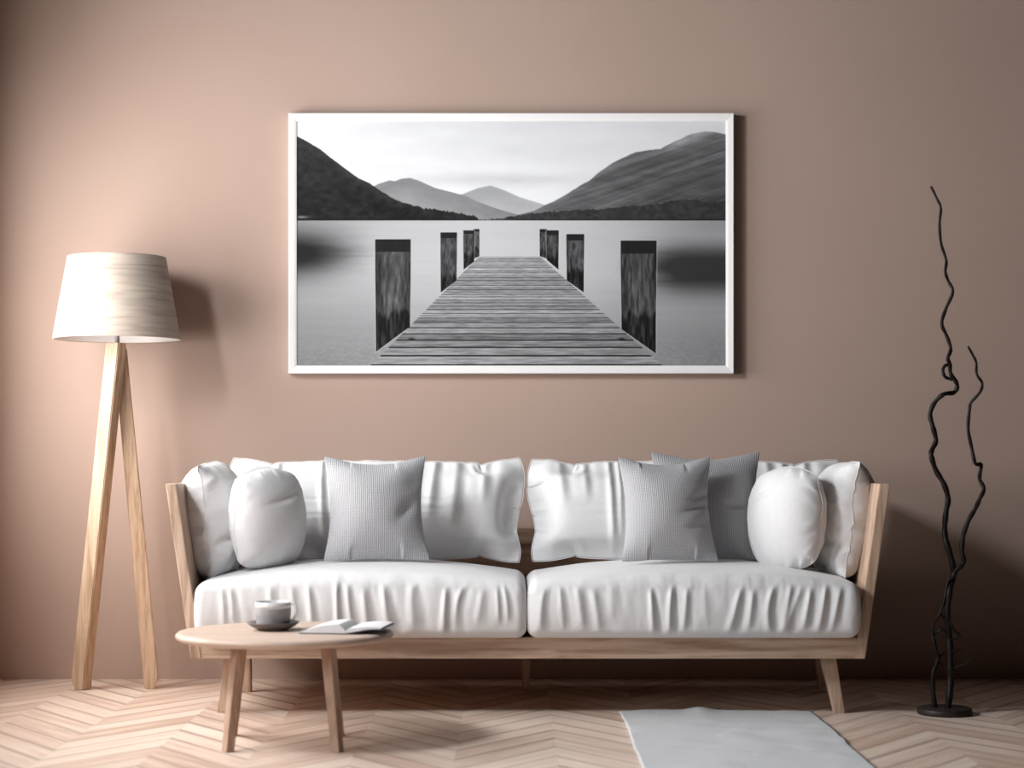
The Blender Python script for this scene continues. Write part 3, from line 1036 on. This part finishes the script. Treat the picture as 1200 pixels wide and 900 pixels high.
# ------------------------------------------------------------------ coffee table
TC = Vector((-0.6916, 5.72, 0))
table = empty('coffee_table', TC, 'low round pale wooden coffee table in front of the sofa', 'table')
tz, tr = 0.3366, 0.330
prof = [(0, tz), (tr - .020, tz), (tr - .008, tz - .002), (tr - .001, tz - .008), (tr, tz - .013), (tr - .003, tz - .019), (tr - .012, tz - .024), (tr - .03, tz - .027), (0, tz - .027)]
V, Fc = lathe(prof, 128)
from_arrays('tabletop', V, Fc, M['table_top'], table)
zl = tz - .027
for (tx, ty, bx_, by, rot) in ((-0.813, 5.60, -0.835, 5.515, R(36)), (-0.5486, 5.60, -0.5125, 5.515, R(-22)),
                               (-0.838, 5.79, -0.872, 5.83, R(-24)), (-0.572, 5.79, -0.535, 5.82, R(22))):
    bm = bmesh.new()
    hexa(bm, quad_at((bx_ - TC.x, by - TC.y, 0), .0135, .0155, rot), quad_at((tx - TC.x, ty - TC.y, zl + .001), .0175, .020, rot), .003)
    from_bm('leg', bm, M['table_leg'], table)

# ------------------------------------------------------------------ saucer and cup
CC = W(320, 733, 5.74); CC.z = tz
saucer = from_arrays('saucer', *lathe([(0, .0005), (.046, .0005), (.050, .004), (.066, .012), (.079, .0225), (.0788, .0255), (.066, .0205), (.048, .0165), (.042, .0155), (0, .0155)], 64), M['saucer'])
saucer.location = CC
tag(saucer, 'dark round saucer under the grey cup on the coffee table', 'saucer')
CZ = tz + .0158
cup = empty('teacup', (CC.x, CC.y, CZ), 'grey ribbed cup with a pale rim standing on the dark saucer', 'cup')
p = [(0, 0), (.040, 0), (.046, .003)]
zc = .003
while zc < .049:
    rr = .0495 + .005 * min(1, zc / .03)
    p += [(rr, zc + .0008), (rr + .0012, zc + .0024), (rr, zc + .004)]
    zc += .0048
p += [(.0545, .0515), (.0515, .0515), (.0505, .03), (.046, .008), (0, .006)]
from_arrays('cup_body', *lathe(p, 64), M['cup'], cup)
tag(from_arrays('cup_rim', *lathe([(.0518, .0514), (.0546, .0514), (.0555, .060), (.0545, .0705), (.053, .0712), (.0515, .0705), (.0525, .060)], 64, closed=True), M['cup_rim'], cup), 'pale glazed rim')
from_arrays('drink', *lathe([(0, .046), (.0502, .046), (.0502, .048), (0, .048)], 48), M['drink'], cup)
hp = catmull([(.053, -.008, .066), (.064, -.010, .066), (.0715, -.011, .056), (.072, -.011, .040), (.066, -.010, .022), (.0515, -.008, .012)], 6)
from_arrays('handle', *tube(hp, .0042, 10), M['cup_rim'], cup)

# ------------------------------------------------------------------ open book
BK = Vector((-0.486, 5.70, tz))
book = empty('open_book', BK, 'open book with white pages lying face up at the right edge of the coffee table', 'book')
book.rotation_euler = (0, 0, R(-7))


def leaf(name, s, wpage, hpage, ztop, zlow, mat):
    """a curved slab from the spine outwards; ztop and zlow give its two faces along u in 0..1"""
    n, m = 28, 8
    V, Fc = [], []
    for f in (ztop, zlow):
        for i in range(n + 1):
            for j in range(m + 1):
                V.append((s * wpage * i / n, hpage * (j / m - .5), f(i / n)))
    K = (n + 1) * (m + 1)
    idx = lambda i, j: i * (m + 1) + j
    for i in range(n):
        for j in range(m):
            q = (idx(i, j), idx(i + 1, j), idx(i + 1, j + 1), idx(i, j + 1))
            Fc.append(q); Fc.append(tuple(a + K for a in q[::-1]))
    ring = [idx(i, 0) for i in range(n + 1)] + [idx(n, j) for j in range(1, m + 1)] + [idx(i, m) for i in range(n - 1, -1, -1)] + [idx(0, j) for j in range(m - 1, 0, -1)]
    for k in range(len(ring)):
        a, b_ = ring[k], ring[(k + 1) % len(ring)]
        Fc.append((a, a + K, b_ + K, b_))
    return from_arrays(name, V, Fc, mat, book, smooth=False)


lift = lambda u: .0006 + .013 * max(0, math.sin(min(1, u * 1.15) * math.pi / 2)) ** 1.5
leaf('page_block', -1, .136, .200, lambda u: .006 + .021 * min(1, u / .16) ** .6 * (1 - u ** 2.4) + .003 * (1 - u), lambda u: .0028, M['page'])
leaf('page_block', 1, .108, .200, lambda u: lift(u) + .0065 + .010 * min(1, u / .10) ** .6 * (1 - u ** 1.3), lambda u: lift(u) + .0030, M['page'])
leaf('book_cover', -1, .139, .206, lambda u: .0026, lambda u: .0005, M['cover'])
leaf('book_cover', 1, .111, .206, lambda u: lift(u) + .0028, lambda u: lift(u), M['cover'])

# ------------------------------------------------------------------ rug
nx, ny = 90, 220
x0, x1, y0, y1 = 0.365, 1.012, 4.55, 6.40
gx = np.linspace(0, 1, nx)[:, None].repeat(ny, 1); gy = np.linspace(0, 1, ny)[None, :].repeat(nx, 0)
X = x0 + (x1 - x0) * gx; Y = y0 + (y1 - y0) * gy
X = X + 0.010 * (fbm(Y / .12, gx * 0, 3, 3) - .5) * (np.abs(gx - .5) * 2) ** 3
Y = Y + gy ** 6 * (0.030 * (fbm(X / .12, gx * 0, 6, 3) - .5) - 0.035 * smoothstep(.2, 0, gx) - 0.05 * smoothstep(.35, 1, gx))
Zt = 0.0045 + 0.014 * np.clip(fbm(X / .22 + Y / .5, Y / .2 - X / .6, 8, 3) - .48, 0, 1) + 0.010 * np.exp(-((gx - .42) / .06) ** 2) * smoothstep(.86, 1, gy)
top = np.stack([X, Y, Zt], -1).reshape(-1, 3)
bot = np.stack([X, Y, np.full_like(X, 0.0008)], -1).reshape(-1, 3)
fid = np.arange(nx * ny).reshape(nx, ny)
Q = []
for i in range(nx - 1):
    for j in range(ny - 1):
        q = [fid[i, j], fid[i + 1, j], fid[i + 1, j + 1], fid[i, j + 1]]
        Q.append(q); Q.append([a + nx * ny for a in q[::-1]])
rim = [fid[i, 0] for i in range(nx)] + [fid[-1, j] for j in range(1, ny)] + [fid[i, -1] for i in range(nx - 2, -1, -1)] + [fid[0, j] for j in range(ny - 2, 0, -1)]
for k in range(len(rim)):
    a, b_ = rim[k], rim[(k + 1) % len(rim)]
    Q.append([a, a + nx * ny, b_ + nx * ny, b_])
org = ((x0 + x1) / 2, (y0 + y1) / 2, 0)
rug = from_arrays('rug', np.concatenate([top, bot]), Q, M['rug'], origin=org)
rug.location = org
tag(rug, 'light grey woven rug lying on the parquet in front of the sofa', 'rug')

# ------------------------------------------------------------------ branch sculpture
BD = 6.31
BB = W(1107, 832, BD); BB.z = 0
sculpt = empty('branch_sculpture', BB, 'tall thin black twisted branch sculpture on a round base right of the sofa', 'sculpture')
V, Fc = lathe([(0, 0), (.088, 0), (.091, .003), (.091, .018), (.088, .022), (0, .022)], 64)
from_arrays('base', V, Fc, M['branch_base'], sculpt)


def stem(name, pts, r0, r1, dy0=0.0, dy1=0.0, wob=0.012, power=1.0, seed=0):
    rs = random.Random(seed)
    P = []
    n = len(pts)
    for i, (px, py) in enumerate(pts):
        d = BD + dy0 + (dy1 - dy0) * i / (n - 1) + (rs.uniform(-wob, wob) if 0 < i < n - 1 else 0)
        P.append(W(px, py, d) - BB)
    C = catmull(P, 7)
    m = len(C)
    rad = [(r0 + (r1 - r0) * (k / (m - 1)) ** power) * (1 + .10 * math.sin(k * .9 + seed)) for k in range(m)]
    return from_arrays(name, *tube(C, rad, 12), M['branch'], sculpt)


main = [(1110.8, 830), (1113, 812), (1113.8, 798), (1113.6, 778), (1112.8, 752), (1111, 735), (1110.2, 715), (1113, 691), (1116.8, 674), (1115.7, 658), (1109.3, 636),
        (1107, 622), (1108.5, 601.5), (1111, 584), (1106, 567), (1096.7, 551), (1091.5, 534.6), (1092, 527.6), (1096.7, 516), (1093, 499.6), (1090, 485.6),
        (1095.5, 471.6), (1106, 462), (1117.7, 460), (1121.8, 453), (1118.8, 444.8), (1114, 437.8), (1113, 426), (1110.7, 420), (1114, 408.7), (1109.5, 394),
        (1103.7, 379.6), (1108, 363), (1116.5, 342), (1111.8, 330.6), (1107.9, 319), (1108.8, 305), (1103, 286), (1101, 263), (1102.5, 244), (1097.8, 232.6), (1091, 218.6)]
stem('stem', main, .0118, .0042, 0, .06, .012, 1.0, 3)
side = [(1116, 677), (1121, 668), (1129, 659), (1127, 645), (1129, 627.5), (1135, 610), (1143, 596), (1148.5, 583.6), (1153, 573), (1148, 561.5), (1149, 551), (1149.5, 544),
        (1143, 543), (1138.7, 525), (1134.5, 502), (1136, 481), (1138, 471.6), (1148, 460), (1151, 449.5), (1144.5, 438), (1144, 425), (1139.8, 415.7), (1134.5, 406)]
stem('branch', side, .0088, .0040, 0, -.05, .012, 1.0, 5)
stem('branch', [(1095.5, 830), (1093, 804), (1093.6, 789), (1099, 772), (1095, 754.6), (1093.6, 745), (1102, 738.5), (1106, 737)], .0085, .0050, .01, -.01, .01, 1, 7)
stem('branch', [(1093, 744), (1093.5, 733), (1102, 718), (1107.5, 700), (1110.5, 683), (1113.5, 678)], .0036, .0062, -.01, 0, .004, 1, 8)
stem('twig', [(1113.3, 426), (1107, 429), (1105, 434), (1106.5, 440), (1110, 443), (1118, 445)], .0055, .0058, .045, .045, .002, 1, 9)
stem('twig', [(1101, 716), (1104, 722), (1109, 727)], .004, .004, 0, 0, 0, 1, 10)
stem('twig', [(1112.5, 729), (1118, 738), (1124.6, 746), (1118, 749), (1113, 751)], .0048, .004, 0, 0, .004, 1, 11)
stem('twig', [(1113, 765), (1119, 762), (1128, 760.5)], .004, .0022, 0, -.01, 0, 1, 12)
stem('twig', [(1113, 785), (1121, 782), (1130, 779), (1137.6, 772)], .004, .002, 0, -.02, 0, 1, 13)
stem('twig', [(1098.5, 773), (1103, 780), (1108, 783), (1120, 784)], .0042, .003, .006, 0, 0, 1, 14)
stem('twig', [(1098.5, 773), (1103, 768), (1107, 764)], .0042, .002, .006, .01, 0, 1, 15)
